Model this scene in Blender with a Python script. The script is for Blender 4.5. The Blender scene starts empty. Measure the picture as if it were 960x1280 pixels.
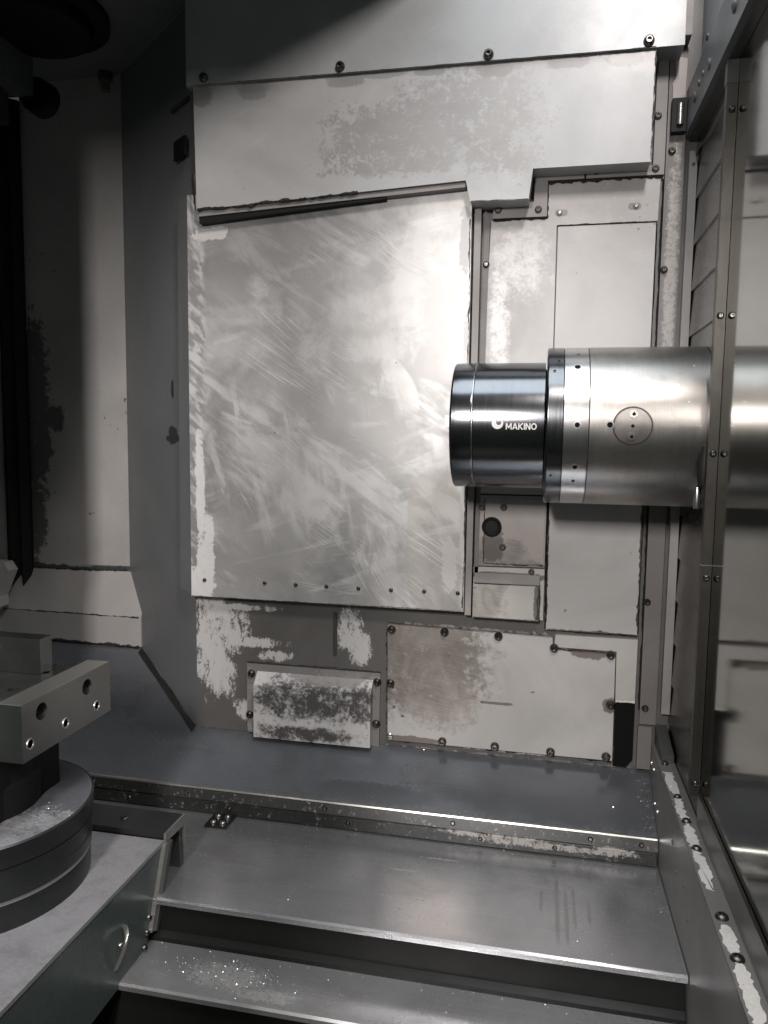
import bpy, bmesh, math, random
from mathutils import Vector, Matrix
random.seed(7)
S = bpy.context.scene
COL = S.collection
R = math.radians

# ------------------------------------------------------------------ camera
cam = bpy.data.cameras.new('camera'); camo = bpy.data.objects.new('camera', cam); COL.objects.link(camo)
cam.sensor_fit = 'HORIZONTAL'; cam.sensor_width = 36.0; cam.lens = 35.625
cam.clip_start = 0.02; cam.clip_end = 50
right = Vector((0.97843832, 0.20613249, 0.01295558))
down = Vector((0.03240768, -0.09127259, -0.99529848))
fwd = Vector((-0.20398086, 0.97425803, -0.09598488))
m = Matrix((right, -down, -fwd)).transposed().to_4x4(); m.translation = Vector((0, -1.45, 1.0))
camo.matrix_world = m
S.camera = camo

# ------------------------------------------------------------------ light
w = bpy.data.worlds.new('World'); S.world = w; w.use_nodes = True
bg = w.node_tree.nodes['Background']; bg.inputs[0].default_value = (0.78, 0.97, 0.88, 1); bg.inputs[1].default_value = 0.048

def area(name, loc, target, sx, sy, power, col):
    l = bpy.data.lights.new(name, 'AREA'); l.shape = 'RECTANGLE'; l.size = sx; l.size_y = sy
    l.energy = power; l.color = col
    o = bpy.data.objects.new(name, l); COL.objects.link(o); o.location = loc
    o.rotation_euler = (Vector(target) - Vector(loc)).to_track_quat('-Z', 'Y').to_euler()
    return o
area('machine_lamp', (0.25, -1.45, 2.45), (-0.05, 0, 1.1), 0.18, 0.34, 19, (1.0, 0.93, 0.90))
area('roof_light', (-0.05, -0.75, 3.0), (-0.1, -0.4, 0.5), 1.9, 1.1, 30, (0.84, 0.93, 1.0))
area('doorway_light', (-0.30, -2.25, 1.64), (-0.4, 0, 1.0), 0.17, 0.34, 31, (1.0, 0.955, 0.93))
S.view_settings.view_transform = 'Standard'; S.view_settings.look = 'None'
S.view_settings.exposure = 0.30; S.view_settings.gamma = 1.0; S.view_settings.use_curve_mapping = False
S.render.engine = 'CYCLES'

# ------------------------------------------------------------------ materials
class NT:
    def __init__(s, name):
        s.m = bpy.data.materials.new(name); s.m.use_nodes = True
        s.t = s.m.node_tree; s.b = s.t.nodes['Principled BSDF']; s.pos = None
    def n(s, typ, **kw):
        nd = s.t.nodes.new(typ)
        for k, v in kw.items(): setattr(nd, k, v)
        return nd
    def link(s, a, b): s.t.links.new(a, b)
    def put(s, sock, v):
        if hasattr(v, 'links') or hasattr(v, 'is_linked'): s.link(v, sock)
        else:
            if isinstance(v, (tuple, list)) and len(v) == 3 and sock.type == 'RGBA': v = (*v, 1)
            sock.default_value = v
    def math(s, op, a, b=0.0, c=None, clamp=False):
        nd = s.n('ShaderNodeMath', operation=op, use_clamp=clamp)
        s.put(nd.inputs[0], a); s.put(nd.inputs[1], b)
        if c is not None: s.put(nd.inputs[2], c)
        return nd.outputs[0]
    def P(s):
        if s.pos is None: s.pos = s.n('ShaderNodeNewGeometry').outputs['Position']
        return s.pos
    def xyz(s):
        if not hasattr(s, '_x'):
            nd = s.n('ShaderNodeSeparateXYZ'); s.link(s.P(), nd.inputs[0]); s._x = nd.outputs
        return s._x
    def coords(s, rot=(0, 0, 0), scale=(1, 1, 1), off=(0, 0, 0)):
        nd = s.n('ShaderNodeMapping'); s.link(s.P(), nd.inputs['Vector'])
        # rotate first, then stretch
        nd.inputs['Rotation'].default_value = rot; nd.inputs['Location'].default_value = off
        n2 = s.n('ShaderNodeVectorMath', operation='MULTIPLY'); s.link(nd.outputs[0], n2.inputs[0]); n2.inputs[1].default_value = scale
        return n2.outputs[0]
    def noise(s, scale=5, detail=4, rough=0.55, dist=0.0, vec=None):
        nd = s.n('ShaderNodeTexNoise'); s.link(vec if vec is not None else s.P(), nd.inputs['Vector'])
        nd.inputs['Scale'].default_value = scale; nd.inputs['Detail'].default_value = detail
        nd.inputs['Roughness'].default_value = rough; nd.inputs['Distortion'].default_value = dist
        return nd.outputs['Fac']
    def step(s, v, lo, hi, a=0.0, b=1.0):
        nd = s.n('ShaderNodeMapRange', interpolation_type='SMOOTHSTEP'); s.put(nd.inputs[0], v)
        nd.inputs[1].default_value = lo; nd.inputs[2].default_value = hi; nd.inputs[3].default_value = a; nd.inputs[4].default_value = b
        return nd.outputs[0]
    def mix(s, fac, a, b):
        nd = s.n('ShaderNodeMix', data_type='RGBA'); s.put(nd.inputs[0], fac); s.put(nd.inputs[6], a); s.put(nd.inputs[7], b)
        return nd.outputs[2]
    def mixf(s, fac, a, b):
        nd = s.n('ShaderNodeMix', data_type='FLOAT'); s.put(nd.inputs[0], fac); s.put(nd.inputs[2], a); s.put(nd.inputs[3], b)
        return nd.outputs[0]
    def spots(s, lst, axes='xz', amp=0.9, nscale=18, soft=0.12, detail=6, dist=0.4, stretch=(1, 1, 1)):
        # patches with a ragged outline of their own: each is (centre, centre, half width, half height)
        ax = {'x': 0, 'y': 1, 'z': 2}; U = s.xyz()[ax[axes[0]]]; V = s.xyz()[ax[axes[1]]]
        f = None
        for (a, b, ra, rb) in lst:
            u = s.math('DIVIDE', s.math('SUBTRACT', U, a), ra); v = s.math('DIVIDE', s.math('SUBTRACT', V, b), rb)
            d = s.math('SQRT', s.math('ADD', s.math('POWER', s.math('ABSOLUTE', u), 2.6), s.math('POWER', s.math('ABSOLUTE', v), 2.6)))
            g = s.math('MAXIMUM', s.math('SUBTRACT', 1.0, d), -1.0)
            f = g if f is None else s.math('MAXIMUM', f, g)
        f = s.math('MINIMUM', f, 0.42)
        nz = s.math('MULTIPLY', s.math('ADD', s.math('SUBTRACT', s.noise(nscale, detail, 0.72, dist, s.coords(scale=stretch)), 0.5), s.math('MULTIPLY', s.math('SUBTRACT', s.noise(nscale * 3.7, 4, 0.7, 0.2), 0.5), 0.55)), amp * 2.6)
        return s.step(s.math('ADD', f, nz), -soft, soft)
    def bump(s, h, strength=0.2, dist=0.001):
        nd = s.n('ShaderNodeBump'); nd.inputs['Strength'].default_value = strength; nd.inputs['Distance'].default_value = dist
        s.link(h, nd.inputs['Height']); s.link(nd.outputs[0], s.b.inputs['Normal'])
    def out(s, col=None, rough=None, metal=None, spec=None):
        if col is not None: s.put(s.b.inputs['Base Color'], col)
        if rough is not None: s.put(s.b.inputs['Roughness'], rough)
        if metal is not None: s.put(s.b.inputs['Metallic'], metal)
        if spec is not None: s.put(s.b.inputs['Specular IOR Level'], spec)
        return s.m

def mul(c, k): return tuple(x * k for x in c)

def paint(name, col, rough=0.42, chips=0.35, chipcol=(0.07, 0.065, 0.06), vary=0.16, bare=None, barecol=(0.36, 0.34, 0.325),
          baremetal=0.55, bareamp=0.8, barescale=20, axes='xz', scratch=0.35, metal=0.0, stain=None, stainamp=.8, staincol=(.12, .11, .10), baresoft=.24, stretch=(1, 1, 1), stainsoft=.12, speck=0.0):
    """old enamel: uneven, chipped, scratched; bare = patches rubbed down to the metal"""
    t = NT(name)
    big = t.noise(3.2, 5, 0.6, 0.8)
    c = t.mix(t.step(big, 0.3, 0.7), mul(col, 1 - vary), mul(col, 1 + vary * 0.6))
    # thin rubbed streaks
    v = t.coords(rot=(0, R(28), 0), scale=(14, 14, 260) if axes == 'xz' else (14, 260, 14))
    sc = t.step(t.noise(1.0, 3, 0.6, 0.3, v), 0.60, 0.72)
    sc = t.math('MULTIPLY', sc, t.step(t.noise(4.5, 3, 0.5), 0.48, 0.66))
    c = t.mix(t.math('MULTIPLY', sc, scratch), c, mul(col, 1.32))
    rg = t.math('ADD', t.math('MULTIPLY', t.noise(9, 5, 0.6), 0.26), rough - 0.13)
    mt = metal
    if bare:
        bm = t.spots(bare, axes, bareamp, barescale, soft=baresoft, stretch=stretch)
        bv = t.coords(rot=(0, R(-9), 0), scale=(9, 9, 420) if axes == 'xz' else (9, 420, 9))
        br = t.noise(1.0, 4, 0.6, 0.4, bv)
        br = t.math('ADD', t.math('MULTIPLY', br, .35), t.math('MULTIPLY', t.noise(13, 5, .6, 1.2), .65))
        bc = t.mix(t.step(br, 0.36, 0.64), mul(barecol, 1 - .35 * baremetal), mul(barecol, 1 + .55 * baremetal))
        c = t.mix(bm, c, bc); rg = t.mixf(bm, rg, 0.38); mt = t.mixf(bm, metal, baremetal)
    if stain:
        st = t.math('MULTIPLY', t.spots(stain, axes, stainamp, 26, soft=stainsoft), 0.85)
        c = t.mix(st, c, staincol)
    if speck:
        c = t.mix(t.math('MULTIPLY', t.step(t.noise(210, 3, .7), .42, .64), speck), c, mul(col, 1.45))
        c = t.mix(t.math('MULTIPLY', t.step(t.noise(26, 5, .7, .5), .48, .70), speck), c, mul(col, .55))
    # chips down to dark primer: small and ragged, in clusters
    cl = t.step(t.noise(5.5, 3, 0.55, 0, t.coords(off=(3.1, 1.7, 0.4))), 0.52, 0.68)
    ch = t.step(t.math('ADD', t.noise(70, 4, 0.6), t.math('MULTIPLY', cl, 0.09)), 0.725, 0.745)
    ch = t.math('MULTIPLY', ch, chips, clamp=True)
    c = t.mix(ch, c, chipcol)
    grain = t.noise(380, 2, 0.5)
    t.bump(t.math('ADD', t.math('MULTIPLY', grain, 0.25), t.math('SUBTRACT', t.math('MULTIPLY', t.noise(14, 3), 1.4), t.math('MULTIPLY', ch, 1.2))), 0.22, 0.0012)
    return t.out(c, rg, mt)

def steel(name, col, rough=0.3, metal=0.9, axis='x', brush=0.25, vary=0.18, spread=0.10, dirt=0.0, bstr=.10):
    """machined or brushed metal; axis is the direction in which the tool marks step"""
    t = NT(name)
    sc = {'x': (420, 5, 5), 'y': (5, 420, 5), 'z': (5, 5, 420), '-': (60, 60, 60)}[axis]
    br = t.noise(1.0, 4, 0.65, 0.0, t.coords(scale=sc))
    big = t.noise(6, 5, 0.6, 0.6)
    c = t.mix(t.step(big, 0.3, 0.7), mul(col, 1 - vary), mul(col, 1 + vary * 0.7))
    c = t.mix(t.math('MULTIPLY', t.step(br, 0.35, 0.7), brush), c, mul(col, 1.35))
    if dirt:
        d = t.math('MULTIPLY', t.step(t.noise(34, 5, 0.7, 0.6), 0.56, 0.70), dirt)
        c = t.mix(d, c, mul(col, 0.25))
    rg = t.math('ADD', t.math('ADD', t.math('MULTIPLY', big, spread * 2), t.math('MULTIPLY', br, spread)), rough - spread * 1.4)
    t.bump(br, bstr, 0.0006)
    return t.out(c, rg, metal)

M = {}
M['paint'] = paint('light_enamel', (0.42, 0.405, 0.393), chips=.6)
M['paint_left'] = paint('left_enamel', (0.43, 0.41, 0.395), chips=0.8, stain=[(-1.26, 1.05, .05, .22), (-1.27, .78, .04, .10), (-1.2, 1.04, .03, .03)], stainamp=.9, staincol=(.07, .07, .066))
M['paint_upper'] = paint('upper_enamel', (0.335, 0.34, 0.342), rough=0.32, chips=0.1, scratch=0.15)
M['paint_step'] = paint('stepped_enamel', (0.42, 0.417, 0.414), rough=0.38, chips=0.25,
    bare=[(-.30, 1.545, .10, .05), (-.16, 1.575, .13, .06), (-.28, 1.492, .12, .016), (-.22, 1.51, .05, .03), (-.36, 1.652, .03, .014), (-.55, 1.650, .03, .012), (-.10, 1.652, .05, .012), (-.655, 1.645, .025, .014), (.12, 1.64, .04, .018), (-.09, 1.50, .06, .03)],
    barecol=(0.31, 0.302, 0.297), bareamp=1.7, barescale=44, baremetal=.10, baresoft=.30,
    stain=[(-.375, 1.645, .035, .010), (-.555, 1.640, .028, .014), (-.30, 1.650, .04, .006), (-.105, 1.644, .032, .014), (-.655, 1.638, .02, .018), (.11, 1.642, .03, .012), (-.22, 1.648, .03, .007), (.02, 1.644, .035, .010)], stainamp=.55, staincol=(.27, .262, .257))
M['paint_g'] = paint('access_enamel', (0.425, 0.412, 0.397), chips=1.0, chipcol=(.09, .075, .06),
    bare=[(-.235, .56, .135, .10), (-.19, .50, .08, .06)], barecol=(0.30, 0.268, 0.245), bareamp=0.85, barescale=48, baremetal=.5, baresoft=.35,
    stain=[(.09, .605, .03, .012), (-.24, .402, .05, .008), (.136, .507, .014, .014), (-.075, .492, .03, .003)], staincol=(.13, .095, .08))
M['paint_b'] = paint('side_enamel', (0.41, 0.393, 0.383), chips=0.5, bare=[(-.09, 1.2, .015, .16), (-.05, 1.33, .04, .05)], barecol=(.50, .485, .475), baremetal=.1, bareamp=1.6, barescale=46, baresoft=.9)
M['paint_e'] = paint('plug_enamel', (0.37, 0.335, 0.315), chips=0.9, bare=[(-.08, .79, .05, .03), (-.06, .755, .09, .02)], barecol=(.26, .235, .22), stain=[(-.09, .80, .02, .03)])
M['paint_f'] = paint('small_box_enamel', (0.44, 0.42, 0.40), chips=1.0, bare=[(-.11, .70, .05, .05)], barecol=(.45, .42, .39), stain=[(-.06, .742, .08, .007), (-.004, .69, .006, .04)], staincol=(.10, .09, .085))
M['bracket'] = paint('bracket_enamel', (0.27, 0.25, 0.24), chips=0.8, rough=.5, vary=.25)
M['column'] = paint('column_enamel', (0.16, 0.145, 0.137), rough=.5, chips=0.3,
    bare=[(.207, 1.30, .009, .17), (.207, 1.15, .008, .1)], barecol=(.33, .31, .295), bareamp=1.5, barescale=110, baremetal=.1, baresoft=.6)
M['oblique'] = paint('slate_enamel', (0.185, 0.188, 0.193), rough=.40, chips=0.25, vary=.10, scratch=.1, stain=[(-.79, 1.0, .02, .02), (-.79, 1.1, .006, .02), (-.79, .995, .03, .008)], stainamp=.6, staincol=(.02, .02, .02))
M['base'] = paint('base_enamel', (0.105, 0.10, 0.096), rough=.42, chips=0.2, scratch=.9,
    bare=[(-.672, .585, .035, .10), (-.64, .60, .04, .045), (-.655, .50, .03, .045), (-.60, .575, .07, .010), (-.53, .55, .03, .010), (-.59, .43, .03, .02), (-.37, .61, .025, .04), (-.35, .58, .02, .03), (-.62, .648, .08, .006), (-.045, .395, .08, .004)],
    barecol=(0.50, 0.49, 0.48), baremetal=0.0, bareamp=1.25, barescale=70, stretch=(1, 1, .45))
M['boxh'] = paint('raised_box_enamel', (0.50, 0.49, 0.48), chips=0.8,
    bare=[(-.44, .47, .12, .035), (-.46, .40, .09, .014), (-.36, .47, .05, .03), (-.54, .47, .03, .02)], barecol=(.075, .07, .068), baremetal=.05, bareamp=1.7, barescale=40, baresoft=.6,
    stain=[(-.41, .512, .085, .012)], staincol=(.22, .21, .20))
M['flangeh'] = paint('box_flange_enamel', (0.19, 0.18, 0.175), chips=.4, bare=[(-.36, .523, .07, .008), (-.585, .46, .008, .06)], barecol=(.40, .38, .36), bareamp=1.0, barescale=40)
M['dark'] = paint('dark_enamel', (0.05, 0.052, 0.05), rough=.38, chips=0.0, scratch=.3)
M['black'] = paint('black_rubber', (0.010, 0.010, 0.010), rough=.6, chips=0, scratch=0)
M['black'].node_tree.nodes['Principled BSDF'].inputs['Specular IOR Level'].default_value = 0.25
M['hole'] = NT('bore_dark').out((0.006, 0.006, 0.006), 0.8, 0, 0.1)  # near-black fill paints the shade inside screw holes and the recess
M['beam'] = paint('beam_enamel', (0.115, 0.12, 0.125), rough=.40, chips=.1)
M['post'] = steel('post_steel', (0.050, 0.046, 0.039), rough=.42, axis='x', metal=.65, dirt=.3)
M['mirror'] = steel('polished_sheet', (0.27, 0.275, 0.255), rough=.09, axis='-', metal=1.0, brush=.05, vary=.05, spread=.015, bstr=.006)
M['slat'] = steel('slat_steel', (0.17, 0.168, 0.16), rough=.26, axis='z', metal=1.0, brush=.1, spread=.05, bstr=.03)
M['bolt'] = steel('bolt_steel', (0.12, 0.115, 0.11), rough=.30, axis='-', metal=.95)
M['boltb'] = steel('bright_bolt_steel', (0.5, 0.48, 0.46), rough=.25, axis='-', metal=.95)
M['boltd'] = paint('painted_bolt', (0.09, 0.085, 0.08), rough=.4, chips=0)
M['nose'] = steel('nose_chrome', (0.125, 0.127, 0.135), rough=.17, axis='x', metal=1.0, brush=.2, vary=.12, spread=.05, dirt=.12, bstr=.05)
M['flange'] = steel('flange_chrome', (0.125, 0.127, 0.133), rough=.20, axis='x', metal=1.0, brush=.2, vary=.15, spread=.07, dirt=.35, bstr=.05)
M['ring'] = steel('ring_steel', (0.45, 0.44, 0.43), rough=.24, axis='x', metal=1.0, brush=.15, vary=.08, spread=.05, bstr=.03)
M['body'] = steel('body_steel', (0.33, 0.31, 0.29), rough=.33, axis='x', metal=1.0, brush=.18, vary=.22, spread=.08, dirt=.16, bstr=.05)
M['mark'] = paint('etched_mark', (0.66, 0.64, 0.62), rough=.5, chips=0, scratch=0)
M['groove'] = NT('groove_dark').out((0.03, 0.03, 0.03), 0.5, 0.3)
M['cover_disc'] = steel('cover_disc_steel', (0.19, 0.175, 0.165), rough=.36, axis='-', metal=.9, brush=.3, spread=.06, dirt=.4)
M['grime'] = paint('oily_grime', (0.055, 0.048, 0.042), rough=.45, chips=0, scratch=0)
M['machined_dark'] = steel('machined_plate_steel', (0.17, 0.17, 0.16), rough=.30, axis='y', metal=.9, brush=.2, spread=.07, dirt=.3)
M['machined'] = steel('machined_steel', (0.36, 0.36, 0.35), rough=.31, axis='z', metal=1.0, brush=.15, spread=.05, dirt=.08)
M['machined_edge'] = steel('machined_edge_steel', (0.47, 0.46, 0.43), rough=.30, axis='y', metal=.85, brush=.2, spread=.05)
M['table_side'] = steel('table_side_steel', (0.05, 0.053, 0.055), rough=.33, axis='z', metal=.7, brush=.2, dirt=.2)
M['table_top'] = paint('table_top_steel', (0.09, 0.094, 0.105), speck=.4, rough=.42, chips=0, axes='xy', bare=[(-.66, -.62, .05, .07), (-.63, -.57, .02, .03)], barecol=(.5, .5, .52), bareamp=1.2, barescale=130, baremetal=.5)
M['saddle_top'] = paint('saddle_top_enamel', (0.20, 0.197, 0.205), rough=.5, chips=.3, axes='xy', scratch=.5, vary=.2, speck=.35)
M['saddle_face'] = paint('saddle_face_dark', (0.06, 0.075, 0.071), speck=.3, rough=.28, chips=.0, scratch=.15)  # darker and greener than the saddle top
M['chip'] = steel('chip_metal', (0.75, 0.75, 0.74), rough=.25, axis='-', metal=.8)
M['seal'] = paint('sealant', (0.016, 0.015, 0.014), rough=.6, chips=0, scratch=0)
M['plastic'] = paint('tape_white', (0.50, 0.485, 0.465), speck=.25, rough=.5, chips=1.0, chipcol=(.12, .11, .10), scratch=.3)
M['guard'] = paint('guard_enamel', (0.19, 0.18, 0.172), rough=.36, chips=.5)
M['rail'] = paint('rail_enamel', (0.13, 0.125, 0.12), rough=.4, chips=.7, axes='xy')

def floor_mat(name, col, rough, metal, wet=None, scuffs=None, vary=.15, wetk=.60):
    t = NT(name)
    big = t.noise(2.4, 5, 0.55, 0.7)
    c = t.mix(t.step(big, .3, .7), mul(col, 1 - vary), mul(col, 1 + vary))
    br = t.noise(1.0, 3, .6, .2, t.coords(rot=(0, 0, R(2)), scale=(5, 240, 240)))
    c = t.mix(t.math('MULTIPLY', t.step(br, .45, .75), .22), c, mul(col, 1.5))
    ol = t.step(t.noise(8, 6, .65, .8, t.coords(off=(2, 5, 1), scale=(.6, 1.3, 1))), .50, .68)
    c = t.mix(t.math('MULTIPLY', ol, .28), c, (col[0] * .55, col[1] * .50, col[2] * .43))
    rg = t.math('ADD', t.math('MULTIPLY', t.noise(7, 5, .6, .5), .28), rough - .14)
    if scuffs:
        sm = t.spots(scuffs, 'xy', 2.0, 190, soft=.10, detail=5)
        c = t.mix(t.math('MULTIPLY', sm, .8), c, (.50, .49, .48)); rg = t.mixf(sm, rg, .55)
    if wet:
        wm = t.spots(wet, 'xy', .55, 34, soft=.35)
        c = t.mix(t.math('MULTIPLY', wm, .65), c, mul(col, wetk)); rg = t.mixf(wm, rg, .16)
    t.bump(t.math('ADD', br, t.math('MULTIPLY', t.noise(11, 3), 2.0)), .10, .001)
    return t.out(c, rg, metal)
M['floor1'] = floor_mat('slope_steel', (.170, .180, .196), .28, .55, wet=[(.05, -.06, .25, .06), (-.75, .05, .12, .07), (-.3, -.10, .12, .02)], wetk=.7)
M['floor2'] = floor_mat('terrace_steel', (.385, .388, .402), .25, .75, wet=[(.042, -.30, .0035, .085), (.056, -.32, .003, .07), (.068, -.29, .0025, .06), (.018, -.285, .003, .03), (.09, -.30, .003, .035)], scuffs=[(-.21, -.25, .02, .002), (-.15, -.20, .03, .002), (-.2, -.33, .03, .0015)])
M['floor3'] = floor_mat('low_terrace_steel', (.37, .37, .375), .28, .7, scuffs=[(-.43, -.475, .05, .022), (-.36, -.50, .04, .010)])
M['riser'] = paint('riser_enamel', (0.010, 0.0105, 0.0095), rough=.42, chips=0, scratch=.4)
M['ledge'] = paint('ledge_enamel', (0.021, 0.0215, 0.020), rough=.36, chips=.0, scratch=.5,
    bare=[(-.04, .293, .05, .007), (.06, .290, .07, .005), (.14, .295, .03, .006), (-.12, .296, .03, .004)], barecol=(.36, .34, .32), bareamp=2.4, barescale=110, baremetal=.1, baresoft=.5)

M['riser'].node_tree.nodes['Principled BSDF'].inputs['Specular IOR Level'].default_value = 0.2
def sanded():
    t = NT('hand_sanded_sheet')
    X, Y, Z = t.xyz()
    cloud = t.noise(3.4, 6, .6, .7)
    c = t.mix(t.step(cloud, .34, .66), (.33, .322, .315), (.47, .458, .448))
    # broad rubbed smears, each family in its own direction
    for k, (ang, al, ac, lo, amt) in enumerate([(-34, 4, 17, .48, .70), (-75, 5, 15, .50, .62), (12, 4, 18, .51, .55)]):
        v = t.coords(rot=(0, R(ang), 0), scale=(al, al, ac), off=(k * 2.3, 1, k * 4.1))
        sm = t.step(t.noise(1.0, 5, .62, .9, v), lo, lo + .13)
        ms = t.step(t.noise(3.6, 3, .5, .6, t.coords(off=(k * 5.3 + 2, 0, k * 2.7))), .44, .60)
        c = t.mix(t.math('MULTIPLY', t.math('MULTIPLY', sm, ms), amt), c, (.70, .69, .68))
    dk = t.step(t.noise(6.5, 5, .6, 1.0, t.coords(off=(1.3, 0, 7.7))), .56, .70)
    c = t.mix(t.math('MULTIPLY', dk, .40), c, (.24, .235, .23))
    ul = t.spots([(-.54, 1.37, .15, .07), (-.46, 1.22, .05, .20), (-.36, 1.40, .12, .03)], 'xz', .35, 7, soft=.6)
    c = t.mix(t.math('MULTIPLY', ul, .55), c, (.25, .247, .245))
    hi = t.spots([(-.21, 1.38, .06, .06), (-.26, 1.27, .03, .09), (-.36, 1.24, .05, .03), (-.44, 1.16, .03, .05), (-.60, 1.17, .05, .03), (-.33, 1.17, .06, .02), (-.57, 1.24, .08, .02)], 'xz', 1.35, 15, soft=.8, dist=1.2)
    c = t.mix(t.math('MULTIPLY', hi, .32), c, (.70, .69, .68))
    low = t.spots([(-.52, .90, .17, .22), (-.40, .76, .24, .10), (-.22, 1.05, .10, .12), (-.30, 1.34, .14, .05), (-.48, 1.10, .10, .14)], 'xz', .5, 6, soft=.5)
    low = t.math('ADD', t.math('MULTIPLY', low, .85), .12)
    tot = None
    for k, (ang, al, sc_, lo, off, dens) in enumerate([(-33, 6, 330, .56, (0, 0, 0), .46), (-41, 7, 480, .57, (4, 1, 2), .48), (-28, 4, 240, .60, (6, 3, 9), .50), (-8, 5, 300, .60, (9, 3, 5), .53), (68, 6, 380, .61, (2, 8, 1), .55), (-60, 4, 420, .60, (7, 2, 3), .50)]):
        v = t.coords(rot=(0, R(ang), 0), scale=(al, al, sc_), off=off)
        ln = t.step(t.noise(1.0, 3, .65, .12, v), lo, lo + .08)
        ms = t.step(t.noise(4.6, 4, .55, .5, t.coords(off=(k * 3.3 + 1, 0, k * 1.7))), dens + .035, dens + .16)
        f = t.math('MULTIPLY', t.math('MULTIPLY', ln, ms), low)
        tot = f if tot is None else t.math('MAXIMUM', tot, f)
    c = t.mix(t.math('MULTIPLY', tot, .42), c, (.86, .85, .84))
    # scalloped grinder marks down the folded left edge
    edge = t.step(t.math('ADD', X, t.math('MULTIPLY', t.math('SUBTRACT', t.noise(16, 3, .6), .5), .03)), -.664, -.676)
    sc2 = t.noise(1.0, 3, .55, .5, t.coords(rot=(0, R(-48), 0), scale=(26, 26, 75)))
    c = t.mix(edge, c, t.mix(t.step(sc2, .40, .62), (.34, .335, .33), (.66, .65, .64)))
    # enamel left standing in the corners and along the edges
    en = t.spots([(-.692, .69, .040, .045), (-.670, .735, .018, .055), (-.662, .80, .010, .05), (-.680, .90, .010, .12), (-.170, .76, .014, .05), (-.146, .86, .007, .09), (-.652, 1.395, .035, .012), (-.152, 1.36, .012, .06), (-.148, 1.15, .007, .10)], 'xz', 1.0, 34, soft=.08, stretch=(1, 1, .6))
    c = t.mix(t.math('MULTIPLY', en, .9), c, (.60, .585, .57))
    # paler rubbed wedge low on the right
    rb = t.spots([(-.20, .80, .055, .15)], 'xz', .20, 9, soft=.06)
    c = t.mix(t.math('MULTIPLY', rb, .45), c, (.40, .365, .335))
    pits = t.step(t.noise(60, 3, .6), .745, .76)
    c = t.mix(t.math('MULTIPLY', pits, .6), c, (.10, .10, .10))
    rg = t.math('ADD', t.math('MULTIPLY', cloud, .25), t.mixf(tot, .34, .48))
    t.bump(t.math('ADD', t.math('MULTIPLY', tot, .7), t.math('MULTIPLY', t.noise(6.5, 3, .5, .3), 5.0)), .20, .0012)
    return t.out(c, rg, t.mixf(en, .58, .0))
M['sanded'] = sanded()

# ------------------------------------------------------------------ builders
def link(name, me, mat, parent=None, loc=None):
    o = bpy.data.objects.new(name, me); COL.objects.link(o)
    if mat is not None and not me.materials: me.materials.append(mat if not isinstance(mat, str) else M[mat])
    if parent: o.parent = parent
    if loc: o.location = loc
    return o

def tag(o, label, cat, group=None):
    o['label'] = label; o['category'] = cat
    if group: o['group'] = group
    return o
def struct(o): o['kind'] = 'structure'; return o
def empty(name, label, cat, loc=(0, 0, 0), group=None):
    o = bpy.data.objects.new(name, None); COL.objects.link(o); o.location = loc; o.empty_display_size = .02
    return tag(o, label, cat, group)

def finish(bm, name, bevel=0.0, seg=2, smooth=None):
    if bevel:
        es = [e for e in bm.edges if len(e.link_faces) == 2 and e.calc_face_angle(0) > R(25)]
        bmesh.ops.bevel(bm, geom=es, offset=bevel, segments=seg, affect='EDGES', profile=.6, clamp_overlap=True)
    bmesh.ops.recalc_face_normals(bm, faces=bm.faces)
    me = bpy.data.meshes.new(name); bm.to_mesh(me); bm.free()
    if smooth is not None:
        for p in me.polygons: p.use_smooth = True
        me.set_sharp_from_angle(angle=R(smooth))
    return me

def prism(pts, d0, d1, axis='y', bevel=.0012, warp=0.0):
    """polygon extruded along an axis. axis y: pts are (x,z); axis x: (y,z); axis z: (x,y)"""
    bm = bmesh.new()
    def mk(p, d): return {'y': (p[0], d, p[1]), 'x': (d, p[0], p[1]), 'z': (p[0], p[1], d)}[axis]
    a = [bm.verts.new(mk(p, d0)) for p in pts]; b = [bm.verts.new(mk(p, d1)) for p in pts]
    bm.faces.new(a); bm.faces.new(b[::-1]); n = len(pts)
    for i in range(n): bm.faces.new((a[i], b[i], b[(i + 1) % n], a[(i + 1) % n]))
    return finish(bm, 'prism', bevel)

def box(x0, x1, y0, y1, z0, z1, bevel=.0012):
    return prism([(x0, z0), (x1, z0), (x1, z1), (x0, z1)], y0, y1, 'y', bevel)

def lathe(profile, axis='x', seg=96, c=(0, 0), smooth=35):
    """profile: (along, radius); c: centre in the other two axes"""
    bm = bmesh.new(); rings = []
    for (d, r) in profile:
        ring = []
        for k in range(seg):
            a = 2 * math.pi * k / seg; u = c[0] + r * math.cos(a); v = c[1] + r * math.sin(a)
            ring.append(bm.verts.new({'x': (d, u, v), 'y': (u, d, v), 'z': (u, v, d)}[axis]))
        rings.append(ring)
    for i in range(len(rings) - 1):
        for k in range(seg):
            bm.faces.new((rings[i][k], rings[i][(k + 1) % seg], rings[i + 1][(k + 1) % seg], rings[i + 1][k]))
    if profile[0][1] > 1e-6: bm.faces.new(rings[0][::-1])
    if profile[-1][1] > 1e-6: bm.faces.new(rings[-1])
    bmesh.ops.remove_doubles(bm, verts=bm.verts, dist=1e-6)
    return finish(bm, 'lathe', 0, smooth=smooth)

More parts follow.
